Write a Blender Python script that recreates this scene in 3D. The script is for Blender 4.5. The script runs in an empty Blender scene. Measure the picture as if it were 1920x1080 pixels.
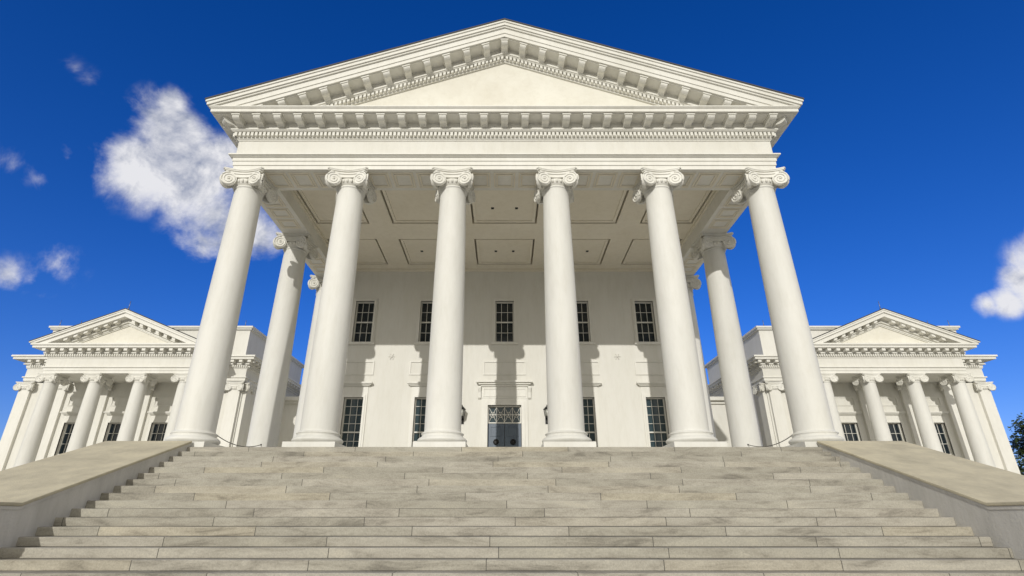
import bpy, bmesh, math, random
from mathutils import Vector, Matrix
random.seed(4)
C = bpy.context.scene.collection
R = math.radians
TH = R(23.3); CO, SI = math.cos(TH), math.sin(TH)

# ---------------------------------------------------------------- mesh helpers
class MB:
    def __init__(s): s.v = []; s.f = []; s.sm = []
    def add(s, vs, fs, smooth=False):
        n = len(s.v); s.v += [tuple(p) for p in vs]
        s.f += [tuple(i+n for i in f) for f in fs]; s.sm += [smooth]*len(fs)
    def box(s, x0, x1, y0, y1, z0, z1):
        if x0 > x1: x0, x1 = x1, x0
        if y0 > y1: y0, y1 = y1, y0
        s.add([(x0,y0,z0),(x1,y0,z0),(x1,y1,z0),(x0,y1,z0),(x0,y0,z1),(x1,y0,z1),(x1,y1,z1),(x0,y1,z1)],
              [(3,2,1,0),(4,5,6,7),(0,1,5,4),(1,2,6,5),(2,3,7,6),(3,0,4,7)])
        return s
    def prism_y(s, poly, y0, y1):      # poly in xz extruded along y
        n = len(poly)
        vs = [(p[0],y0,p[1]) for p in poly]+[(p[0],y1,p[1]) for p in poly]
        fs = [tuple(range(n)), tuple(range(2*n-1,n-1,-1))]+[(i,i+n,(i+1)%n+n,(i+1)%n) for i in range(n)]
        s.add(vs, fs); return s
    def prism_x(s, poly, x0, x1):      # poly in yz extruded along x
        n = len(poly)
        vs = [(x0,p[0],p[1]) for p in poly]+[(x1,p[0],p[1]) for p in poly]
        fs = [tuple(range(n)), tuple(range(2*n-1,n-1,-1))]+[(i,i+n,(i+1)%n+n,(i+1)%n) for i in range(n)]
        s.add(vs, fs); return s
    def prism_z(s, poly, z0, z1):
        n = len(poly)
        vs = [(p[0],p[1],z0) for p in poly]+[(p[0],p[1],z1) for p in poly]
        fs = [tuple(range(n-1,-1,-1)), tuple(range(n,2*n))]+[(i,(i+1)%n,(i+1)%n+n,i+n) for i in range(n)]
        s.add(vs, fs); return s
    def lathe(s, prof, n=40, c=(0,0,0)):
        vs = []; fs = []
        for r, z in prof:
            for k in range(n):
                a = 2*math.pi*k/n; vs.append((c[0]+r*math.cos(a), c[1]+r*math.sin(a), c[2]+z))
        for j in range(len(prof)-1):
            for k in range(n):
                fs.append((j*n+k, j*n+(k+1)%n, (j+1)*n+(k+1)%n, (j+1)*n+k))
        s.add(vs, fs, True)
        m = len(prof)-1
        s.add([vs[k] for k in range(n)], [tuple(range(n-1,-1,-1))]); s.add([vs[m*n+k] for k in range(n)], [tuple(range(n))])
        return s
    def tube(s, pts, r, n=8):
        pts = [Vector(p) for p in pts]; vs = []; fs = []
        for i, p in enumerate(pts):
            t = (pts[min(i+1,len(pts)-1)]-pts[max(i-1,0)]).normalized()
            a = t.orthogonal() if abs(t.z) > .9 else t.cross(Vector((0,0,1)))
            a.normalize(); b = t.cross(a).normalized()
            rr = r[i] if isinstance(r, (list,tuple)) else r
            for k in range(n):
                q = 2*math.pi*k/n; vs.append(p+a*math.cos(q)*rr+b*math.sin(q)*rr)
        for i in range(len(pts)-1):
            for k in range(n):
                fs.append((i*n+k, i*n+(k+1)%n, (i+1)*n+(k+1)%n, (i+1)*n+k))
        fs.append(tuple(range(n-1,-1,-1))); fs.append(tuple((len(pts)-1)*n+k for k in range(n)))
        s.add(vs, fs, True); return s
    def ball(s, c, rx, ry=None, rz=None, n=10, m=6):
        ry = ry or rx; rz = rz or rx; vs = []; fs = []
        for j in range(m+1):
            ph = math.pi*j/m
            for k in range(n):
                a = 2*math.pi*k/n
                vs.append((c[0]+rx*math.sin(ph)*math.cos(a), c[1]+ry*math.sin(ph)*math.sin(a), c[2]-rz*math.cos(ph)))
        for j in range(m):
            for k in range(n): fs.append((j*n+k, j*n+(k+1)%n, (j+1)*n+(k+1)%n, (j+1)*n+k))
        s.add(vs, fs, True); return s
    def disc(s, c, nrm, r, th, n=28):     # thick disc, horizontal normal
        c = Vector(c); nrm = Vector(nrm).normalized(); up = Vector((0,0,1)); h = nrm.cross(up).normalized()
        vs = []; 
        for off in (-th/2, th/2):
            for k in range(n):
                a = 2*math.pi*k/n; vs.append(c+nrm*off+h*math.cos(a)*r+up*math.sin(a)*r)
        fs = [tuple(range(n)), tuple(range(2*n-1,n-1,-1))]+[(k,k+n,(k+1)%n+n,(k+1)%n) for k in range(n)]
        s.add(vs, fs); return s
    def mesh(s, name, mat, fix=True):
        me = bpy.data.meshes.new(name); me.from_pydata([tuple(v) for v in s.v], [], s.f)
        me.polygons.foreach_set('use_smooth', s.sm)
        if fix:
            bm = bmesh.new(); bm.from_mesh(me)
            bmesh.ops.recalc_face_normals(bm, faces=bm.faces); bm.to_mesh(me); bm.free()
        me.materials.append(mat); me.update(); return me
    def build(s, name, mat, parent=None, fix=True):
        return link(name, s.mesh(name, mat, fix), parent)
def link(name, me, parent=None):
    o = bpy.data.objects.new(name, me); C.objects.link(o)
    if parent: o.parent = parent
    return o
def tag(o, label, cat, group=None):
    o['label'] = label; o['category'] = cat
    if group: o['group'] = group
    return o
def empty(name, loc=(0,0,0)):
    o = bpy.data.objects.new(name, None); C.objects.link(o); o.location = loc; return o
def structure(o): o['kind'] = 'structure'; return o
def bevel(o, w=.015, seg=2):
    m = o.modifiers.new('bevel', 'BEVEL'); m.width = w; m.segments = seg; m.limit_method = 'ANGLE'; return o

# ---------------------------------------------------------------- materials
def newmat(name):
    m = bpy.data.materials.new(name); m.use_nodes = True; nt = m.node_tree
    return m, nt, nt.nodes['Principled BSDF']
def N(nt, t, **kw):
    n = nt.nodes.new(t)
    for k, v in kw.items():
        if k in n.inputs: n.inputs[k].default_value = v
        else: setattr(n, k, v)
    return n
def ramp(nt, fac, stops):
    r = nt.nodes.new('ShaderNodeValToRGB'); e = r.color_ramp.elements
    while len(e) < len(stops): e.new(.5)
    for i, (p, c) in enumerate(stops): e[i].position = p; e[i].color = tuple(c)+(1,) if len(c) == 3 else c
    nt.links.new(fac, r.inputs['Fac']); return r.outputs['Color']
def paint(name, col, dark, rough=.6, scale=.6, bump=.15, streak=True, bscale=25):
    m, nt, b = newmat(name); L = nt.links.new
    g = N(nt, 'ShaderNodeNewGeometry'); mp = N(nt, 'ShaderNodeMapping'); L(g.outputs['Position'], mp.inputs['Vector'])
    mp.inputs['Scale'].default_value = (1,1,.22 if streak else 1)
    n1 = N(nt, 'ShaderNodeTexNoise', Scale=scale, Detail=8.0, Roughness=.65); L(mp.outputs[0], n1.inputs['Vector'])
    c = ramp(nt, n1.outputs['Fac'], [(.30, dark), (.60, col)])
    n3 = N(nt, 'ShaderNodeTexNoise', Scale=scale*9, Detail=5.0, Roughness=.7); L(mp.outputs[0], n3.inputs['Vector'])
    mx = N(nt, 'ShaderNodeMix', data_type='RGBA', blend_type='MULTIPLY'); mx.inputs[0].default_value = 1
    L(c, mx.inputs[6]); L(ramp(nt, n3.outputs['Fac'], [(.3,(.94,.935,.92)),(.55,(1,1,1))]), mx.inputs[7])
    L(mx.outputs[2], b.inputs['Base Color']); b.inputs['Roughness'].default_value = rough
    n2 = N(nt, 'ShaderNodeTexNoise', Scale=float(bscale), Detail=4.0); L(g.outputs['Position'], n2.inputs['Vector'])
    bp = N(nt, 'ShaderNodeBump', Strength=bump, Distance=.02); L(n2.outputs['Fac'], bp.inputs['Height']); L(bp.outputs[0], b.inputs['Normal'])
    return m
def plain(name, col, rough=.5, metal=0.):
    m, nt, b = newmat(name); b.inputs['Base Color'].default_value = tuple(col)+(1,)
    b.inputs['Roughness'].default_value = rough; b.inputs['Metallic'].default_value = metal
    n = N(nt, 'ShaderNodeTexNoise', Scale=8.0); bp = N(nt, 'ShaderNodeBump', Strength=.05); nt.links.new(n.outputs['Fac'], bp.inputs['Height']); nt.links.new(bp.outputs[0], b.inputs['Normal'])
    return m
M = {}
M['trim'] = paint('off_white_trim', (.765,.752,.695), (.69,.675,.61), .55, .8, .05)
M['wall'] = paint('off_white_wall', (.735,.722,.665), (.68,.665,.60), .7, .5, .08)
M['column'] = paint('column_stucco', (.725,.717,.67), (.635,.627,.58), .7, .6, .16, True, 4)
M['ceil'] = paint('ceiling_plaster', (.80,.75,.63), (.76,.705,.575), .8, .5, .04, False)
M['tymp'] = paint('tympanum_plaster', (.77,.75,.665), (.68,.65,.56), .7, .45, .08, False)
M['cheek'] = paint('cheek_stucco', (.62,.60,.545), (.48,.465,.415), .85, 1.6, .35)
M['coping'] = paint('coping_sandstone', (.58,.525,.375), (.42,.38,.275), .85, 1.3, .4, False, 40)
M['slate'] = plain('slate_roof', (.05,.05,.05), .7)
def glassmat(name, col):
    m, nt, b = newmat(name)
    b.inputs['Base Color'].default_value = col+(1,); b.inputs['Roughness'].default_value = .07
    n = N(nt, 'ShaderNodeTexNoise', Scale=.8); bp = N(nt, 'ShaderNodeBump', Strength=.05); nt.links.new(n.outputs['Fac'], bp.inputs['Height']); nt.links.new(bp.outputs[0], b.inputs['Normal'])
    return m
M['glass'] = glassmat('window_glass', (.012,.02,.026)); M['glass_blue'] = glassmat('curtained_glass', (.04,.065,.075))
M['door'] = plain('blue_grey_door', (.085,.115,.155), .4)
M['iron'] = plain('dark_iron', (.02,.02,.02), .4, .6)
M['lampglass'] = plain('frosted_glass', (.45,.45,.4), .3)
M['rope'] = plain('grey_rope', (.16,.15,.13), .8)
M['rod'] = plain('grey_rod', (.25,.25,.25), .4, .8)

# stone steps: blocks of varying tone, joints, stains
def stone(name):
    m, nt, b = newmat(name); L = nt.links.new
    g = N(nt, 'ShaderNodeNewGeometry'); oi = N(nt, 'ShaderNodeObjectInfo'); sp = N(nt, 'ShaderNodeSeparateXYZ'); L(g.outputs['Position'], sp.inputs[0])
    def mt(op, a, bb=None, c=None):
        n = N(nt, 'ShaderNodeMath', operation=op)
        for i, q in enumerate((a, bb, c)):
            if q is None: continue
            if isinstance(q, (int,float)): n.inputs[i].default_value = q
            else: L(q, n.inputs[i])
        return n.outputs[0]
    xs = mt('ADD', mt('DIVIDE', sp.outputs[0], 2.9), mt('MULTIPLY', oi.outputs['Random'], 7.3))
    fr = mt('FRACT', xs); idx = mt('FLOOR', xs)
    cb = N(nt, 'ShaderNodeCombineXYZ'); L(idx, cb.inputs[0]); L(mt('MULTIPLY', oi.outputs['Random'], 91.7), cb.inputs[1])
    wn = N(nt, 'ShaderNodeTexWhiteNoise', noise_dimensions='3D'); L(cb.outputs[0], wn.inputs['Vector'])
    base = ramp(nt, wn.outputs['Value'], [(0,(.34,.32,.265)),(.35,(.39,.37,.31)),(.7,(.42,.395,.335)),(1,(.43,.395,.31))])
    mp = N(nt, 'ShaderNodeMapping'); mp.inputs['Scale'].default_value = (.8,2.2,4); L(g.outputs['Position'], mp.inputs[0])
    n1 = N(nt, 'ShaderNodeTexNoise', Scale=1.1, Detail=10.0, Roughness=.72, Distortion=.5); L(mp.outputs[0], n1.inputs['Vector'])
    st = ramp(nt, n1.outputs['Fac'], [(.34,(.54,.53,.52)),(.46,(.86,.85,.84)),(.56,(1,1,1)),(.68,(1.12,1.11,1.08))])
    m1 = N(nt, 'ShaderNodeMix', data_type='RGBA', blend_type='MULTIPLY'); m1.inputs[0].default_value = 1; L(base, m1.inputs[6]); L(st, m1.inputs[7])
    n2 = N(nt, 'ShaderNodeTexNoise', Scale=38.0, Detail=7.0, Roughness=.75); L(g.outputs['Position'], n2.inputs['Vector'])
    m2 = N(nt, 'ShaderNodeMix', data_type='RGBA', blend_type='MULTIPLY'); m2.inputs[0].default_value = 1; L(m1.outputs[2], m2.inputs[6])
    L(ramp(nt, n2.outputs['Fac'], [(.3,(.74,.74,.74)),(.6,(1.06,1.06,1.06))]), m2.inputs[7])
    jm = mt('LESS_THAN', mt('ABSOLUTE', mt('SUBTRACT', fr, .5)), .4976)
    m3 = N(nt, 'ShaderNodeMix', data_type='RGBA'); L(jm, m3.inputs[0]); m3.inputs[6].default_value = (.10,.095,.08,1); L(m2.outputs[2], m3.inputs[7])
    L(m3.outputs[2], b.inputs['Base Color']); b.inputs['Roughness'].default_value = .85
    ad = mt('ADD', mt('MULTIPLY', n2.outputs['Fac'], .6), mt('ADD', n1.outputs['Fac'], mt('MULTIPLY', jm, 1.0)))
    bp = N(nt, 'ShaderNodeBump', Strength=.6, Distance=.014); L(ad, bp.inputs['Height']); L(bp.outputs[0], b.inputs['Normal'])
    return m
M['stone'] = stone('step_stone')
M['gap_shade'] = plain('mortar_gap_shade', (.09,.085,.075), .9)  # mortar backing, coloured dark to paint the shadow gap below each step

def groundmat(name, a, bcol, sc):
    m, nt, b = newmat(name); L = nt.links.new
    g = N(nt, 'ShaderNodeNewGeometry'); n1 = N(nt, 'ShaderNodeTexNoise', Scale=sc, Detail=8.0); L(g.outputs['Position'], n1.inputs['Vector'])
    L(ramp(nt, n1.outputs['Fac'], [(.35,a),(.65,bcol)]), b.inputs['Base Color']); b.inputs['Roughness'].default_value = .9
    bp = N(nt, 'ShaderNodeBump', Strength=.4, Distance=.03); L(n1.outputs['Fac'], bp.inputs['Height']); L(bp.outputs[0], b.inputs['Normal'])
    return m
M['grass'] = groundmat('lawn', (.05,.08,.025), (.09,.12,.04), 3.0)
M['plaza'] = groundmat('pale_paving', (.44,.41,.34), (.54,.51,.43), 1.5)

# ---------------------------------------------------------------- setting
G = -1.6
F = 1.775            # portico floor
structure(MB().box(-700,700,-700,900,G-.5,G).build('ground', M['grass']))
structure(MB().box(-45,45,-60,60,G-.2,G+.004).build('pavement', M['plaza']))

# ---------------------------------------------------------------- staircase
NS = 21; RISE = (F-G)/NS; RUN = .354; D0 = 15.1; W = 8.65
st = empty('stone_staircase', (0, D0, G))
tag(st, 'broad weathered stone staircase rising to the portico', 'staircase')
def ploc(o, root):        # keep world-coordinates mesh under a moved empty
    o.matrix_parent_inverse = Matrix.Translation(-Vector(root.location)); return o
def stepmesh(y0, y1, z0, z1):
    # front edge slightly uneven along its length, as worn stone is
    n = 36; vs = []; fs = []
    for k in range(n+1):
        x = -W+2*W*k/n; a = random.uniform(-.005,.005); c = random.uniform(-.003,.003)
        vs += [(x,y0+a,z0),(x,y0+a,z1+c-.012),(x,y0+a+.012,z1+c),(x,y1,z1+c*.3),(x,y1,z0)]
    for k in range(n):
        for j in range(5): fs.append((k*5+j,(k+1)*5+j,(k+1)*5+(j+1)%5,k*5+(j+1)%5))
    fs.append((4,3,2,1,0)); fs.append(tuple(n*5+j for j in range(5)))
    b = MB(); b.add(vs,fs); return b
for i in range(NS):
    zt = F-i*RISE; y1 = D0-(i-1)*RUN if i else D0+.55; y0 = D0-i*RUN
    ploc(stepmesh(y0-.02, y1+.03, zt-RISE*.95, zt).build('step' if i else 'top_step', M['stone'], st), st)
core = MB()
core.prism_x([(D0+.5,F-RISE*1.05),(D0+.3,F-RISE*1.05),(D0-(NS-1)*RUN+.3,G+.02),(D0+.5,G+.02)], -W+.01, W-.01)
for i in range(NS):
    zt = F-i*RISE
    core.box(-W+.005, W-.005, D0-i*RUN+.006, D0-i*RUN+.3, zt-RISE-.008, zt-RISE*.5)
ploc(core.build('stair_core', M['gap_shade'], st), st)

for s, nm in ((-1,'left'),(1,'right')):
    r = empty('cheek_wall', (s*9.9, 12, G))
    tag(r, 'low sloping stucco wall with sandstone top flanking the %s side of the steps' % nm, 'wall')
    xi, xo = 8.655, 10.95
    zl = .25; dl = 10.28; zt, dt = 1.95, 15.2
    poly = [(dt,G-.1),(dt,zt-.06),(dl,zl-.06),(8.1,zl-.06),(8.1,G-.1)]
    o = ploc(MB().prism_x(poly, s*xi, s*xo).build('wall_body', M['cheek'], r), r); bevel(o, .01)
    cp = [(dt,zt-.06),(dt,zt),(dl,zl),(8.05,zl),(8.05,zl-.06),(dl+.02,zl-.06)]
    o = ploc(MB().prism_x(cp, s*(xi-.035), s*(xo+.06)).build('coping', M['coping'], r), r); bevel(o, .015)
    bd = MB().prism_x([(dt-.02,zt-.12),(dt-.02,zt-.063),(dl,zl-.063),(8.07,zl-.063),(8.07,zl-.12),(dl,zl-.12)], s*(xi-.015), s*(xi+.1))
    ploc(bd.build('wall_moulding', M['cheek'], r), r)

# ---------------------------------------------------------------- column kit (z=0 at floor, height 9.385)
def shaft_mesh():
    pr = []
    for k in range(25):
        t = k/24; z = .5+t*8.2
        r = .535 - .085*(t**1.8)
        pr.append((r, z))
    pr += [(.45,8.72),(.485,8.735),(.485,8.775),(.455,8.79),(.45,9.0)]
    return MB().lathe(pr, 48).mesh('column', M['column'])
def base_mesh():
    pr = [(.6,.165)]
    pr += [(.62+.1*math.sin(math.pi*k/10), .165+.2*k/10) for k in range(1,10)]
    pr += [(.62,.365),(.6,.38),(.585,.40),(.6,.42)]
    pr += [(.58+.045*math.sin(math.pi*k/8), .42+.07*k/8) for k in range(1,9)]
    pr += [(.55,.5),(.54,.53)]
    return MB().lathe(pr, 48).mesh('column_base', M['column'])
def capital_mesh():
    b = MB()
    def ab(c, mid, z0, z1, cut=.07):
        pts = []
        for q in range(4):
            a = q*math.pi/2
            for k in range(9):
                t = -1+2*k/8; x = t*(c-cut); y = -(mid+(c-mid)*t*t)
                pts.append((x*math.cos(a)-y*math.sin(a), x*math.sin(a)+y*math.cos(a)))
        b.prism_z(pts, z0, z1)
    ab(.65,.50,9.25,9.30); ab(.69,.54,9.30,9.345); ab(.71,.56,9.345,9.385)
    ab(.54,.46,9.04,9.25,.03)
    b.lathe([(.44,8.80),(.48,8.82),(.52,8.88),(.545,8.94),(.55,9.0),(.52,9.04),(.47,9.08)], 40)
    for k in range(24):
        a = 2*math.pi*k/24
        b.ball((.54*math.cos(a), .54*math.sin(a), 8.94), .045,.045,.075, 8, 6)
    for q in range(4):
        a = q*math.pi/2; ca, sa = math.cos(a), math.sin(a)
        rot = lambda x, y: (x*ca-y*sa, x*sa+y*ca)
        for s in (-1, 1):
            cx, cy = s*.455, -.595; nx, ny = -s*.30, -.95
            c = rot(cx, cy); n = rot(nx, ny)
            cz = 8.955; rad = .25
            b.disc((c[0],c[1],cz), (n[0],n[1],0), rad, .10, 30)
            h = Vector((n[0],n[1],0)).normalized().cross(Vector((0,0,1))); nn = Vector((n[0],n[1],0)).normalized()
            pts = []
            sg = 1 if h.dot(Vector((*rot(s,0),0))) > 0 else -1
            for k in range(64):
                t = k/63; th = math.pi/2 - t*2.4*2*math.pi
                rr = .232*(1-t)**.9+.03
                pts.append(Vector((c[0],c[1],cz))+nn*.055+h*sg*math.cos(th)*rr+Vector((0,0,math.sin(th)*rr)))
            b.tube(pts, [.028*(1-.5*k/63) for k in range(64)], 6)
            p = Vector((c[0],c[1],cz))+nn*.06; b.ball(p, .04)
        for z0, z1, pr in ((9.05,9.22,0),(9.18,9.225,.03),(9.04,9.07,.03)):
            poly = []
            for k in range(13):
                t = -1+2*k/12; poly.append(rot(t*.47, -(.53+.085*t*t)-pr))
            for k in range(13):
                t = 1-2*k/12; poly.append(rot(t*.45, -.36))
            b.prism_z(poly, z0, z1)
        c = rot(-.545,-.545); b.ball((c[0],c[1],8.955), .11,.11,.23, 12, 8)
    return b.mesh('capital', M['trim'])
SH, BA, CA = shaft_mesh(), base_mesh(), capital_mesh()
PL = MB().box(-.73,.73,-.73,.73,0,.165).mesh('plinth', M['column'])
def column(parent, x, y, z, sc=1., zs=None):
    c = link('column', SH, parent); c.location = (x,y,z); c.scale = (sc,sc,zs or sc)
    for nm, me in (('column_base',BA),('plinth',PL),('capital',CA)): link(nm, me, c)
    return c

# ---------------------------------------------------------------- wall with real openings
def wall_holes(x0, x1, z0, z1, y, holes, depth, name, mat, parent):
    xs = sorted({x0,x1}|{h[0] for h in holes}|{h[1] for h in holes}); zs = sorted({z0,z1}|{h[2] for h in holes}|{h[3] for h in holes})
    b = MB()
    for i in range(len(xs)-1):
        for j in range(len(zs)-1):
            cx, cz = (xs[i]+xs[i+1])/2, (zs[j]+zs[j+1])/2
            if any(h[0]<cx<h[1] and h[2]<cz<h[3] for h in holes): continue
            b.add([(xs[i],y,zs[j]),(xs[i+1],y,zs[j]),(xs[i+1],y,zs[j+1]),(xs[i],y,zs[j+1])], [(0,1,2,3)])
    for (a,c,e,f) in holes:
        for p, q in (((a,e),(a,f)),((a,f),(c,f)),((c,f),(c,e)),((c,e),(a,e))):
            b.add([(p[0],y,p[1]),(q[0],y,q[1]),(q[0],y+depth,q[1]),(p[0],y+depth,p[1])], [(0,1,2,3)])
    return b.build(name, mat, parent, False)
def framebox(b, x0, x1, z0, z1, w, y0, y1):
    b.box(x0,x1,y0,y1,z1-w,z1); b.box(x0,x1,y0,y1,z0,z0+w); b.box(x0,x0+w,y0,y1,z0+w,z1-w); b.box(x1-w,x1,y0,y1,z0+w,z1-w)
def window(parent, cx, w, z0, z1, y, nx=3, nz=6, cas=.16, hood=None, gl='glass'):
    x0, x1 = cx-w/2, cx+w/2
    b = MB()
    for k,(ww, pr) in enumerate(((cas,.05),(cas*.55,.08))):
        for (a,c,d,f) in ((x0-ww,x1+ww,z1,z1+ww),(x0-ww,x0,z0,z1),(x1,x1+ww,z0,z1)): b.box(a,c,y-pr,y+.02,d,f)
    o = b.build('window', M['trim'], parent)
    MB().box(x0-.01,x1+.01,y+.20,y+.23,z0,z1).build('glass', M[gl], o)
    b = MB(); framebox(b, x0+.005, x1-.005, z0+.005, z1-.005, .045, y+.12, y+.19)
    mid = (z0+z1)/2; b.box(x0+.05,x1-.05,y+.11,y+.188,mid-.03,mid+.03)
    for k in range(1,nx):
        xx = x0+w*k/nx; b.box(xx-.011,xx+.011,y+.15,y+.186,z0+.05,z1-.05)
    for k in range(1,nz):
        if k*2 == nz: continue
        zz = z0+(z1-z0)*k/nz; b.box(x0+.05,x1-.05,y+.152,y+.184,zz-.011,zz+.011)
    b.build('sash', M['trim'], o)
    MB().box(x0-cas-.05,x1+cas+.05,y-.13,y+.02,z0-.12,z0-.002).build('sill', M['trim'], o)
    if hood:
        hz, hw = hood; b = MB()
        b.box(cx-hw+.12,cx+hw-.12,y-.12,y+.02,hz-.10,hz-.05); b.box(cx-hw+.05,cx+hw-.05,y-.2,y+.02,hz-.05,hz); b.box(cx-hw,cx+hw,y-.26,y+.02,hz,hz+.07)
        b.box(cx-w/2-cas,cx+w/2+cas,y-.03,y+.02,z1+cas+.002,hz-.102)
        b.build('hood', M['trim'], o)
    return o

# ---------------------------------------------------------------- modillion
def modillion_mesh(L_=.52, H=.23, W_=.24):
    prof = [(0,0),(0,-H)]
    for k in range(9):
        t = k/8; yy = -L_*(.12+.80*t); zz = -H*(1-.42*t)+.03*math.sin(t*math.pi*2)
        prof.append((yy, zz))
    prof += [(-L_*.97,-H*.42),(-L_*.97,0)]
    b = MB().prism_x([(p[0],p[1]) for p in prof], -W_/2, W_/2)
    b.box(-W_/2-.03,W_/2+.03,-L_-.02,0,-.045,-.001)
    return b.mesh('modillion', M['trim'])
MOD = modillion_mesh()

def clip(poly, zc):
    out = []
    for i in range(len(poly)):
        a, b = poly[i], poly[(i+1)%len(poly)]
        if a[1] >= zc: out.append(a)
        if (a[1] >= zc) != (b[1] >= zc):
            t = (zc-a[1])/(b[1]-a[1]); out.append((a[0]+t*(b[0]-a[0]), zc))
    return out

# ---------------------------------------------------------------- main building
cap = empty('temple_building', (0,0,0))
tag(cap, 'large cream neoclassical building with six column portico and pediment', 'building')
HX, YF, YB, YE = 9.48, 15.45, 16.75, 52.0
ZA = 11.16
def ring(b, off, z0, z1):
    b.box(-HX-off, HX+off, YF-off, YB, z0, z1)
    for s in (-1,1): b.box(s*8.35, s*(HX+off), YB, YE, z0, z1)
b = MB()
for off, z0, z1 in ((0,ZA,ZA+.16),(.03,ZA+.16,ZA+.32),(.06,ZA+.32,ZA+.47),(.12,ZA+.47,ZA+.51),(.18,ZA+.51,ZA+.56)): ring(b, off, z0, z1)
b.build('architrave', M['trim'], cap)
b = MB(); ring(b, .01, ZA+.56, 12.36); b.build('frieze', M['wall'], cap)
b = MB()
for off, z0, z1 in ((.04,12.36,12.40),(.07,12.40,12.445),(.09,12.445,12.64),(.22,12.64,12.68),(.26,12.68,12.73),(.20,12.73,13.0),
                    (.70,13.0,13.025),(.79,13.025,13.16),(.82,13.16,13.19),(.85,13.19,13.235)): ring(b, off, z0, z1)
for s in (-1,1):
    b.box(s*9, s*(HX+.88), 15.2, YE, 13.235, 13.33); b.box(s*9, s*(HX+.92), 15.2, YE, 13.33, 13.41)
b.build('horizontal_cornice', M['trim'], cap)
sp = .1448; n = int((HX+.2)/sp)
b = MB()
for k in range(-n, n+1): b.box(k*sp-.045,k*sp+.045,YF-.20,YF-.08,12.47,12.62)
b.build('dentil_band', M['trim'], cap)
for s in (-1,1):
    b = MB()
    for k in range(66):
        y = YF-.1+k*sp; b.box(s*(HX+.08),s*(HX+.20),y-.045,y+.045,12.47,12.62)
    b.build('dentil_band', M['trim'], cap)
SPM = 3.62/5
for k in range(-13, 14):
    m = link('modillion', MOD, cap); m.location = (k*SPM, YF-.19, 12.998)
for s in (-1,1):
    for k in range(13):
        m = link('modillion', MOD, cap); m.rotation_euler.z = s*math.pi/2; m.location = (s*(HX+.19), YF-.1+k*SPM, 12.998)
    m = link('modillion', MOD, cap); m.rotation_euler.z = s*math.pi/4; m.location = (s*(HX+.12), YF-.12, 12.998)
# raking cornices
ZP, SL = 17.28, .371; AL = math.atan(SL)
for s in (-1,1):
    b = MB()
    for t0, t1, off in ((0,.07,.95),(.07,.20,.91),(.20,.27,.86),(.27,.50,.80),(.50,.655,.77),(.655,.68,.70),(.66,.93,.20),(.90,.96,.26),(.96,1.0,.22),(.96,1.13,.09),(1.12,1.19,.05)):
        xe = HX+off
        poly = clip([(0,ZP-t0),(xe,ZP-t0-SL*xe),(xe,ZP-t1-SL*xe),(0,ZP-t1)], 13.237)
        b.prism_y([(s*p[0],p[1]) for p in poly], YF-off, YF+.3+off*.01)
    b.build('raking_cornice', M['trim'], cap)
for s in (-1,1):
    k = 0; b = MB()
    while True:
        x = .09+k*sp; zt = ZP-1.0-SL*x
        if zt-.17 < 13.24: break
        b.prism_y([(s*(x-.045),zt+SL*.045),(s*(x+.045),zt-SL*.045),(s*(x+.045),zt-.13-SL*.045),(s*(x-.045),zt-.13+SL*.045)], YF-.20, YF-.08); k += 1
    b.build('raking_dentil_band', M['trim'], cap)
for s in (-1,1):
    for k in range(1,13):
        x = k*SPM
        m = link('modillion', MOD, cap); m.rotation_euler.y = s*AL; m.location = (s*x, YF-.19, ZP-.683-SL*x)
m = link('modillion', MOD, cap); m.location = (0, YF-.19, ZP-.72)
tz = ZP-.8
MB().prism_y([(-(tz-13.1)/SL,13.1),((tz-13.1)/SL,13.1),(0,tz)], YF+.02, YF+.5).build('tympanum', M['tymp'], cap)
for s in (-1,1):
    xe = HX+.98
    MB().prism_y([(0,ZP+.01),(s*xe,ZP+.01-SL*xe),(s*xe,ZP+.07-SL*xe),(0,ZP+.07)], YF-.97, YE).build('roof', M['slate'], cap)
XC = [-9.05+3.62*k for k in range(6)]
for x in XC: column(cap, x, 16.0, F)
for s in (-1,1): column(cap, s*9.05, 20.6, F); column(cap, s*9.05, 24.95, F)
MB().box(-10.9,10.9,D0+.56,YE,G-.1,F-.002).build('podium', M['cheek'], cap)
# ceiling with slotted coffers
CE = 11.8
xs = [(-8.36,-8.2,0),(-8.2,-5.9,1),(-5.9,-4.9,0),(-4.9,-2.1,1),(-2.1,-1.4,0),(-1.4,1.4,1),(1.4,2.1,0),(2.1,4.9,1),(4.9,5.9,0),(5.9,8.2,1),(8.2,8.36,0)]
ys = [(16.74,17.5,0),(17.5,20.3,1),(20.3,21.7,0),(21.7,24.4,1),(24.4,25.1,0)]
b = MB(); pans = []
for (x0,x1,hx) in xs:
    for (y0,y1,hy) in ys:
        if hx and hy:
            pb = MB(); g = .08
            pb.box(x0+g,x1-g,y0+g,y1-g,CE+.05,CE+.2)
            for (a,c,d,e) in ((x0+g,x1-g,y0+g,y0+.2),(x0+g,x1-g,y1-.2,y1-g),(x0+g,x0+.2,y0+.2,y1-.2),(x1-.2,x1-g,y0+.2,y1-.2)): pb.box(a,c,d,e,CE+.015,CE+.051)
            pans.append(pb)
        else: b.box(x0,x1,y0,y1,CE,CE+.3)
b.box(-8.36,8.36,16.74,25.1,CE+.32,CE+.4)
b.box(-8.35,8.35,24.85,24.999,CE-.12,CE-.002); b.box(-8.35,8.35,16.752,16.85,CE-.12,CE-.002)
for s in (-1,1): b.box(s*8.25,s*8.349,16.85,24.85,CE-.12,CE-.002)
ce = b.build('portico_ceiling', M['ceil'], cap)
for pb in pans: pb.build('coffer', M['ceil'], ce)
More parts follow.
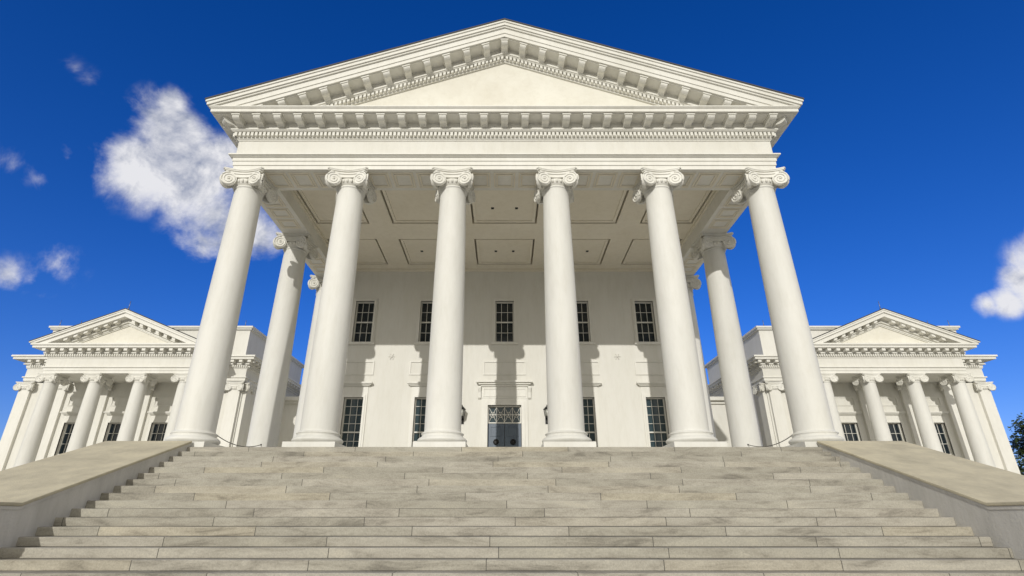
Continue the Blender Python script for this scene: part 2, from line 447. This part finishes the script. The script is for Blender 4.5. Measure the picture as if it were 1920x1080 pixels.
for (x,y) in ((-.5,19.1),(.5,19.1),(-.42,23.0),(.42,23.0),(3.05,23),(4.0,23),(-3.05,23),(-4.0,23)):
    MB().box(x-.06,x+.06,y-.06,y+.06,CE+.03,CE+.048).build('downlight', M['iron'], ce)
# panels under the beams
def soffit_panel(cx, cy, hw, hd):
    b = MB(); t = .05
    for q,dz in ((0,.018),(.09,.03)):
        w, d = hw-q, hd-q
        b.box(cx-w,cx+w,cy-d,cy-d+t,ZA-dz,ZA+.001+q*.01); b.box(cx-w,cx+w,cy+d-t,cy+d,ZA-dz,ZA+.001+q*.01)
        b.box(cx-w,cx-w+t,cy-d+t,cy+d-t,ZA-dz,ZA+.001+q*.01); b.box(cx+w-t,cx+w,cy-d+t,cy+d-t,ZA-dz,ZA+.001+q*.01)
    b.build('soffit_panel', M['ceil'], cap)
for k in range(5):
    for j in (-1,0,1): soffit_panel(-7.24+k*3.62+j*.88, 16.1, .38, .46)
for s in (-1,1):
    for yy in (17.5,18.35,19.2,21.9,22.75,23.6): soffit_panel(s*8.92, yy, .40, .36)
# rear wall
YW = 25.0
lw = [(c-.45,c+.45,F+.25,5.18) for c in (-7.05,-3.75,3.75,7.05)]
uw = [(c-.46,c+.46,7.87,10.03) for c in (-7.0,-3.75,0,3.75,7.0)]
dr = [(-.78,.78,F,4.81)]
wall_holes(-9.4,9.4,F-.05,12.2,YW,lw+uw+dr,.24,'wall',M['wall'],cap)
for s in (-1,1): MB().box(s*9.1,s*9.4,YW+.003,YE,G,12.2).build('side_wall', M['wall'], cap)
MB().box(-9.09,9.09,YW+.5,YW+.6,G,12.2).build('inner_wall', M['wall'], cap)
for (a,c,z0,z1) in lw: window(cap,(a+c)/2,.9,z0,z1,YW,3,8,.18,(5.80,.82),'glass_blue')
for (a,c,z0,z1) in uw: window(cap,(a+c)/2,.92,z0,z1,YW,3,4,.15)
for c, hw in ((0,1.02),(-3.75,.8),(3.75,.8),(-7.05,.8),(7.05,.8)):
    b = MB(); framebox(b,c-hw,c+hw,6.25,6.93,.06,YW-.045,YW+.01); b.build('wall_panel', M['trim'], cap)
for s in (-1,1):
    b = MB(); c = (s*5.45,YW-.02,7.15)
    for k in range(6):
        a = k*math.pi/3; b.tube([c,(c[0]+.12*math.cos(a),c[1],c[2]+.12*math.sin(a))],[.025,.014],6)
        b.ball((c[0]+.13*math.cos(a),c[1],c[2]+.13*math.sin(a)),.028)
    b.ball(c,.05); b.build('wall_rosette', M['wall'], cap)
# door
b = MB()
for ww, pr in ((.30,.07),(.16,.11)):
    b.box(-.78-ww,.78+ww,YW-pr,YW+.02,4.81,4.81+ww); b.box(-.78-ww,-.78,YW-pr,YW+.02,F,4.81); b.box(.78,.78+ww,YW-pr,YW+.02,F,4.81)
b.box(-1.08,1.08,YW-.05,YW+.02,5.12,5.68); framebox(b,-1.0,1.0,5.2,5.6,.04,YW-.08,YW-.03)
for off, z0, z1 in ((.12,5.68,5.76),(.22,5.76,5.84),(.32,5.84,5.93)): b.box(-1.0-off,1.0+off,YW-off,YW+.02,z0,z1)
for s in (-1,1):
    b.prism_x([(YW-.05,5.1),(YW-.10,5.15),(YW-.12,5.4),(YW-.2,5.6),(YW-.2,5.68),(YW-.05,5.68)], s*1.1, s*1.24)
b.build('door_surround', M['trim'], cap)
for s in (-1,1):
    b = MB()
    b.box(s*.01,s*.76,YW+.14,YW+.19,F,4.0)
    for (z0,z1) in ((F+.15,F+.65),(F+.8,F+1.15),(F+1.65,F+2.1)):
        framebox(b, min(s*.12,s*.66), max(s*.12,s*.66), z0, z1, .04, YW+.115, YW+.141)
    d = b.build('door', M['door'], cap)
    b = MB()
    pts = [(s*.39+.10*math.cos(a*math.pi/10),YW+.11,3.17+.10*math.sin(a*math.pi/10)) for a in range(21)]
    b.tube(pts,.035,8); b.disc((s*.39,YW+.125,3.17),(0,-1,0),.08,.02); b.build('door_roundel', M['iron'], d)
b = MB(); b.box(-.76,.76,YW+.2,YW+.22,4.02,4.8); t = b.build('transom_window', M['glass_blue'], cap)
b = MB(); framebox(b,-.775,.775,4.0,4.8,.05,YW+.1,YW+.19)
for k in range(-1,2): b.box(k*.365-.014,k*.365+.014,YW+.13,YW+.185,4.05,4.75)
b.box(-.73,.73,YW+.131,YW+.184,4.385,4.412)
for k in range(4):
    x0 = -.73+k*.365; x1 = x0+.365
    b.tube([(x0,YW+.16,4.05),(x1,YW+.16,4.75)],.014,6); b.tube([(x0,YW+.16,4.75),(x1,YW+.16,4.05)],.014,6)
    cx, cz = (x0+x1)/2, 4.4
    b.tube([(cx+.12*math.cos(q*math.pi/8),YW+.158,cz+.12*math.sin(q*math.pi/8)) for q in range(17)],.011,6)
b.build('transom_lattice', M['trim'], t)

# ---------------------------------------------------------------- wings
WS = .778
def wing(s, nm):
    w = empty('wing_building', (s*22.25, 30, G))
    tag(w, 'smaller cream temple fronted wing at the %s of the steps' % nm, 'building')
    inv = Matrix.Translation(-Vector(w.location))
    def B(b, name, mat, par=None):
        o = b.build(name, mat, par or w)
        if par is None: o.matrix_parent_inverse = inv
        return o
    cx = 22.25; FW = .3
    x0, x1, yb, ye = 16.0, 29.6, 32.4, 43.0
    px = [cx+(k-1.5)*2.57 for k in range(4)]
    bays = [cx-1.75, cx+.85, cx+3.45]
    holes = [(c-.5,c+.5,1.6,5.2) for c in bays]
    hs = [(s*h[0],s*h[1],h[2],h[3]) if s > 0 else (-h[1],-h[0],h[2],h[3]) for h in holes]
    o = wall_holes(min(s*x0,s*x1),max(s*x0,s*x1),G,7.7,yb,hs,.24,'wall',M['wall'],w); o.matrix_parent_inverse = inv
    b = MB(); b.box(s*x0,s*(x0+.3),yb+.003,ye,G,7.7); b.box(s*(x1-.3),s*x1,yb+.003,ye,G,7.7); b.box(s*(x0+.3),s*(x1-.3),ye-.3,ye,G,7.7); b.box(s*(x0+.3),s*(x1-.3),yb+.5,yb+.6,G,7.7)
    B(b,'side_wall',M['wall'])
    def bring(b, off, z0, z1):
        b.box(s*(x0-off),s*(x1+off),yb-off,ye+off,z0,z1)
    hp = 4.2; yp = 29.98
    def pring(b, off, z0, z1):
        b.box(s*(cx-hp-off),s*(cx+hp+off),yp-off,yb-off-.001,z0,z1)
    for name, mat, lv in (('architrave',M['trim'],((0,7.6,7.75),(.03,7.75,7.92),(.10,7.92,7.99))),('frieze',M['wall'],((.01,7.99,8.5),)),
                     ('horizontal_cornice',M['trim'],((.06,8.5,8.56),(.08,8.56,8.72),(.2,8.72,8.78),(.16,8.78,8.96),(.6,8.96,9.1),(.68,9.1,9.2)))):
        b = MB()
        for off,z0,z1 in lv: bring(b,off,z0,z1); pring(b,off,z0,z1)
        B(b,name,mat)
    sp2 = .135; b = MB()
    n = int((hp+.15)/sp2)
    for k in range(-n,n+1): b.box(s*(cx+k*sp2)-.04,s*(cx+k*sp2)+.04,yp-.17,yp-.07,8.58,8.70)
    B(b,'dentil_band',M['trim'])
    for q in (-1,1):
        b = MB()
        for k in range(int((x1-x0)/sp2)):
            x = x0+k*sp2
            if (x-cx)*q > hp+.2: b.box(s*x-.04,s*x+.04,yb-.17,yb-.07,8.58,8.70)
        B(b,'dentil_band',M['trim'])
    b = MB()
    for k in range(int((ye-yb)/sp2)):
        y = yb+k*sp2; b.box(s*(x0-.17),s*(x0-.07),y-.04,y+.04,8.58,8.70)
    B(b,'dentil_band',M['trim'])
    sp3 = .52
    def mod(b,xc,yy): b.box(s*xc-.1,s*xc+.1,yy-.52,yy-.15,8.80,8.955)
    n = int(hp/sp3); b = MB()
    for k in range(-n,n+1): mod(b,cx+k*sp3,yp)
    B(b,'modillion_row',M['trim'])
    for q in (-1,1):
        b = MB()
        for k in range(int((x1-x0+.6)/sp3)):
            x = x0-.3+k*sp3
            if (x-cx)*q > hp+.6: mod(b,x,yb)
        B(b,'modillion_row',M['trim'])
    b = MB(); b.box(s*(x0-.158),s*(x0-.12),yb-.1,yb+10,8.80,8.955)
    for k in range(20):
        y = yb-.2+k*sp3; b.box(s*(x0-.52),s*(x0-.15),y-.1,y+.1,8.81,8.953)
    B(b,'modillion_row',M['trim'])
    zp, sl = 11.25, .405
    for q in (-1,1):
        b = MB(); kk = 0
        for k in range(1,9):
            x = k*sp3; z = zp-.42-sl*x
            if z < 9.4: break
            xx = s*cx+q*x
            b.prism_y([(xx-.1,z+q*sl*.1),(xx+.1,z-q*sl*.1),(xx+.1,z-.15-q*sl*.1),(xx-.1,z-.15+q*sl*.1)],yp-.52,yp-.15); kk = x
        b.prism_y([(s*cx+q*.4,zp-.43-sl*.4),(s*cx+q*kk,zp-.43-sl*kk),(s*cx+q*kk,zp-.55-sl*kk),(s*cx+q*.4,zp-.55-sl*.4)],yp-.158,yp-.12)
        B(b,'raking_modillion_row',M['trim'])
        b = MB()
        for t0,t1,off in ((0,.06,.75),(.06,.18,.71),(.18,.42,.62),(.42,.60,.16),(.58,.64,.22),(.64,.74,.1),(.74,.8,.05)):
            xe = hp+off
            poly = clip([(0,zp-t0),(xe,zp-t0-sl*xe),(xe,zp-t1-sl*xe),(0,zp-t1)],9.203)
            b.prism_y([(s*cx+q*p[0],p[1]) for p in poly],yp-off,yp+.2+off*.01)
        B(b,'raking_cornice',M['trim'])
        b = MB(); xe = hp+.77; b.prism_y([(s*cx,zp+.01),(s*cx+q*xe,zp+.01-sl*xe),(s*cx+q*xe,zp+.06-sl*xe),(s*cx,zp+.06)],yp-.76,yb+2)
        B(b,'roof',M['slate'])
    tz = zp-.5; B(MB().prism_y([(s*cx-(tz-9.1)/sl,9.1),(s*cx+(tz-9.1)/sl,9.1),(s*cx,tz)],yp+.02,yp+.4),'tympanum',M['tymp'])
    b = MB(); b.box(s*(x0+.5),s*(x1-.3),yb+.5,ye-.5,9.2,11.2); b.box(s*(x0+.38),s*(x1-.18),yb+.38,ye-.38,11.2,11.3); b.box(s*(x0+.3),s*(x1-.1),yb+.3,ye-.3,11.3,11.42)
    B(b,'attic',M['wall'])
    b = MB(); b.box(s*(cx-hp-.6),s*(cx+hp+.6),yp-.7,yb-.151,G,FW); b.box(s*(x0-.15),s*(x1+.15),yb-.15,ye+.15,G,FW-.003)
    B(b,'podium',M['cheek'])
    for x in px:
        c = column(w, s*x, 30.4, FW, WS); c.matrix_parent_inverse = inv
    ps = [(cx-3.05,yb),(cx-.45,yb),(cx+2.15,yb),(cx+4.75,yb),(x0+.42,yb),(x0+1.5,yb),(x1-.42,yb)]
    for (x,y) in ps:
        b = MB(); b.box(s*x-.34,s*x+.34,y-.18,y-.001,FW,7.2); b.box(s*x-.41,s*x+.41,y-.25,y-.001,FW,FW+.25); b.box(s*x-.46,s*x+.46,y-.30,y-.001,FW,FW+.12)
        p = B(b,'pilaster',M['trim'])
        c = link('capital', CA, p); c.location = (s*x,y+.05,FW); c.scale = (.8,.6,WS)
    for y in (yb+.45,yb+3.6,yb+6.8,ye-.45):
        b = MB(); b.box(s*(x0-.22),s*(x0-.001),y-.36,y+.36,FW,7.2); b.box(s*(x0-.29),s*(x0-.001),y-.43,y+.43,FW,FW+.25)
        p = B(b,'pilaster',M['trim'])
        c = link('capital', CA, p); c.location = (s*(x0+.05),y,FW); c.scale = (.65,.8,WS)
    for c_ in bays:
        o = window(w, s*c_, 1.0, 1.6, 5.2, yb, 3, 6, .16, (5.75,.82)); o.matrix_parent_inverse = inv
        b = MB(); framebox(b,s*c_-.7,s*c_+.7,6.2,6.75,.06,yb-.045,yb+.01); B(b,'wall_panel',M['trim'])
    b = MB(); b.box(s*9.42,s*(x0-.001),38.0,42.0,G,7.4); b.box(s*9.42,s*(x0-.001),37.85,42.0,7.4,7.6); b.box(s*9.42,s*(x0-.001),37.6,42.0,7.6,7.85)
    b.box(s*12.2,s*12.9,37.85,38,G,7.4)
    B(b,'link_block',M['wall'])
    for (x,y,z,h) in ((cx,yp-.5,11.3,.55),(cx+2.9,yb+.5,11.42,.6),(cx-3.8,yb+.5,11.42,.6),(x0+.9,yb+.5,11.42,.45),(x1-.6,yb+.5,11.42,.45),(cx+5.4,yb+.5,11.42,.45)):
        b = MB(); b.tube([(s*x,y,z-.02),(s*x,y,z+h)],[.026,.014],6); b.ball((s*x,y,z+.05),.05); B(b,'lightning_rod',M['rod'])
wing(-1,'left'); wing(1,'right')

# ---------------------------------------------------------------- lanterns and ropes
for s, nm in ((-1,'left'),(1,'right')):
    r = empty('wall_lantern', (s*1.95, YW, 4.3))
    tag(r, 'dark iron lantern on the wall just %s of the door' % nm, 'lantern')
    MB().box(-.07,.07,-.03,0,-.35,.15).build('back_plate', M['iron'], r)
    b = MB(); b.tube([(0,-.02,-.2),(0,-.15,-.27),(0,-.32,-.22),(0,-.36,-.08)],.022,8); b.tube([(0,-.02,.05),(0,-.14,.0),(0,-.2,-.12),(0,-.15,-.2)],.015,8); b.build('arm', M['iron'], r)
    b = MB(); b.lathe([(.05,-.08),(.10,-.05),(.15,.24),(.13,.25)],6,(0,-.36,0)); b.build('lamp_glass', M['lampglass'], r)
    b = MB(); b.lathe([(.19,.24),(.17,.27),(.07,.38),(.03,.40),(.02,.47)],6,(0,-.36,0))
    for k in range(6):
        a = k*math.pi/3; b.tube([(.105*math.cos(a),-.36+.105*math.sin(a),-.05),(.155*math.cos(a),-.36+.155*math.sin(a),.25)],.012,6)
    b.lathe([(.02,-.12),(.07,-.09),(.11,-.05)],6,(0,-.36,0)); b.build('lamp_cap', M['iron'], r)
    r = empty('rope_barrier', (s*8.75, 16.5, 2.1))
    tag(r, 'thin sagging grey rope strung between the %s side columns' % nm, 'rope')
    pts = []
    for k in range(17):
        t = k/16; pts.append((s*(.0+.12*t), t*3.6, .24+.1*t-.8*t*(1-t)))
    MB().tube(pts,.013,8).build('rope', M['rope'], r)
    for p in (pts[0], pts[-1]): MB().ball(p,.03).build('rope_hook', M['iron'], r)

# ---------------------------------------------------------------- trees at the picture edges
m, nt, bs = newmat('leaves'); oi = N(nt,'ShaderNodeNewGeometry'); n1 = N(nt,'ShaderNodeTexNoise',Scale=.9); nt.links.new(oi.outputs['Position'],n1.inputs['Vector'])
nt.links.new(ramp(nt,n1.outputs['Fac'],[(.35,(.02,.035,.01)),(.65,(.07,.095,.025))]),bs.inputs['Base Color']); M['leaf'] = m
M['bark'] = plain('bark',(.08,.06,.045),.9)
def tree(x, y, h, rad, label, sd):
    random.seed(sd); t = empty('tree',(x,y,G)); tag(t,label,'tree')
    b = MB(); b.tube([(0,0,0),(.1,0,h*.3),(-.05,.1,h*.6),(0,0,h*.9)],[.35,.27,.16,.05],10)
    cl = []
    for k in range(70):
        a = random.uniform(0,6.28); zz = random.uniform(.22,.93)*h; rr = rad*math.sin(min(1,(1.05-zz/h)*1.8)*1.45)*random.uniform(.35,1)
        p = (rr*math.cos(a),rr*math.sin(a),zz); cl.append((p,random.uniform(.7,1.4)*rad*.27))
        b.tube([(0,0,zz*.75),(p[0]*.5,p[1]*.5,zz*.9),p],[.1,.06,.02],6)
    b.build('trunk',M['bark'],t)
    b = MB()
    for c,r in cl:
        for k in range(260):
            d_ = Vector((random.gauss(0,1),random.gauss(0,1),random.gauss(0,.8))).normalized()*r*random.uniform(.4,1.12)
            p = Vector(c)+d_; u = Vector((random.gauss(0,1),random.gauss(0,1),random.gauss(0,1))).normalized(); v = u.orthogonal().normalized(); q = random.uniform(.12,.26)
            b.add([p-u*q,p+v*q*.6,p+u*q,p-v*q*.6],[(0,1,2,3)])
    b.build('crown',M['leaf'],t,False)
tree(60.0,60,12.2,5.4,'green leafy tree beyond the right wing at the edge of the picture',3)
tree(-60.8,60,11.5,4.2,'green leafy tree beyond the left wing at the edge of the picture',8)

# ---------------------------------------------------------------- camera
cam = bpy.data.cameras.new('camera'); co = bpy.data.objects.new('camera', cam); C.objects.link(co)
co.rotation_euler = (R(90)+TH,0,0); cam.sensor_width = 36; cam.lens = 18.75; cam.shift_x = 14/1920; cam.clip_end = 3000; cam.clip_start = .05
bpy.context.scene.camera = co

# ---------------------------------------------------------------- light
sd = Vector((.212,1,-.359)).normalized()
L_ = bpy.data.lights.new('sun','SUN'); L_.energy = 2.45; L_.angle = R(.5); L_.color = (1,.97,.91)
lo = bpy.data.objects.new('sun',L_); C.objects.link(lo); lo.rotation_euler = sd.to_track_quat('-Z','Y').to_euler()
elev = math.asin(-sd.z); azv = math.atan2(-sd.x,-sd.y)
w = bpy.data.worlds.new('World'); bpy.context.scene.world = w; w.use_nodes = True; nt = w.node_tree; L = nt.links.new
bg = nt.nodes['Background']; bg.inputs['Strength'].default_value = .1
sky = N(nt,'ShaderNodeTexSky',sky_type='NISHITA'); sky.sun_disc = False; sky.sun_elevation = elev; sky.sun_rotation = azv
sky.air_density = 1.0; sky.dust_density = .3; sky.ozone_density = 3.0
tc = N(nt,'ShaderNodeTexCoord')
def mt(op,a,b=None,c=None,clampv=False):
    n = N(nt,'ShaderNodeMath',operation=op); n.use_clamp = clampv
    for i,q in enumerate((a,b,c)):
        if q is None: continue
        if isinstance(q,(int,float)): n.inputs[i].default_value = q
        else: L(q,n.inputs[i])
    return n.outputs[0]
hs = N(nt,'ShaderNodeHueSaturation',Saturation=1.35); L(sky.outputs[0],hs.inputs['Color'])
tint = N(nt,'ShaderNodeMix',data_type='RGBA',blend_type='MULTIPLY'); tint.inputs[0].default_value = 1; L(hs.outputs[0],tint.inputs[6]); tint.inputs[7].default_value = (.7,.76,1.36,1)
def pdir(px,py):
    u = (px-946)/1000; v = (540-py)/1000
    return Vector((u,CO-v*SI,SI+v*CO)).normalized()
blobs = [(325,250,72,1),(270,315,75,.92),(370,320,90,1),(400,400,75,.9),(225,340,50,.6),(430,290,60,.85),(470,430,60,.6),(385,450,55,.68),(322,200,36,.9),
         (1935,535,55,1),(1890,562,36,.85),(1850,570,26,.75),(1990,500,80,1),
         (72,335,40,.52),(128,295,28,.4),(30,310,35,.34),(10,515,42,.44),(110,500,42,.38),(140,130,24,.22),(165,148,24,.24),(190,180,22,.24),(60,525,46,.28)]
mask = None
for px,py,r,a in blobs:
    c = pdir(px,py); e = pdir(px+r,py); e2 = pdir(px,py+r); ang = (c.angle(e)+c.angle(e2))/2
    vm = N(nt,'ShaderNodeVectorMath',operation='DISTANCE'); L(tc.outputs['Generated'],vm.inputs[0]); vm.inputs[1].default_value = c
    q = mt('MULTIPLY',mt('SUBTRACT',1.0,mt('DIVIDE',vm.outputs['Value'],ang*1.5),clampv=True),a)
    mask = q if mask is None else mt('MAXIMUM',mask,q)
def noise(scale,off=(0,0,0),det=11.0,rough=.62):
    mp = N(nt,'ShaderNodeMapping'); mp.inputs['Location'].default_value = off; L(tc.outputs['Generated'],mp.inputs[0])
    n = N(nt,'ShaderNodeTexNoise',Scale=scale,Detail=det,Roughness=rough,Distortion=.3); L(mp.outputs[0],n.inputs['Vector']); return n.outputs['Fac']
nz = noise(9.0); nz2 = noise(14.0,(.02,0,-.035),7.0); nz3 = noise(14.0,(0,0,0),7.0)
dens = mt('ADD',mt('MULTIPLY',mask,1.2),mt('MULTIPLY',mt('SUBTRACT',nz,.5),2.1))
cm = N(nt,'ShaderNodeMapRange',interpolation_type='SMOOTHSTEP'); L(dens,cm.inputs[0]); cm.inputs[1].default_value = .12; cm.inputs[2].default_value = .82
gate = mt('MULTIPLY',mask,3.5,clampv=True); cmf = mt('MULTIPLY',mt('MULTIPLY',cm.outputs[0],gate),.97)
shade = mt('ADD',mt('MULTIPLY',mt('SUBTRACT',nz3,nz2),3.4),mt('SUBTRACT',1.0,mt('MULTIPLY',mask,.5)),clampv=True)
ccol = N(nt,'ShaderNodeMix',data_type='RGBA'); L(shade,ccol.inputs[0]); ccol.inputs[6].default_value = (2.9,3.3,4.5,1); ccol.inputs[7].default_value = (8.2,8.2,8.5,1)
m1 = N(nt,'ShaderNodeMix',data_type='RGBA'); L(cmf,m1.inputs[0]); L(tint.outputs[2],m1.inputs[6]); L(ccol.outputs[2],m1.inputs[7])
# unseen bright broken cloud, added behind the viewer as fill light
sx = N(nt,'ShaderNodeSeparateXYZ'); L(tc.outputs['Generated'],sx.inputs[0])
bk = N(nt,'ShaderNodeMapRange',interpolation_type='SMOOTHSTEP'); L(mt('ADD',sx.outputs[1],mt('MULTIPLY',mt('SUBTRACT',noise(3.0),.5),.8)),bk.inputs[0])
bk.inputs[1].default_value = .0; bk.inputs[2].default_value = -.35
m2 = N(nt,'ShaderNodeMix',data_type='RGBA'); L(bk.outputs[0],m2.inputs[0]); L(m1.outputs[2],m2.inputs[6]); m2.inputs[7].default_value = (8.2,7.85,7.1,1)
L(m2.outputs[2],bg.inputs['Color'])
sc = bpy.context.scene
sc.view_settings.view_transform = 'Standard'; sc.view_settings.look = 'None'; sc.view_settings.exposure = 0
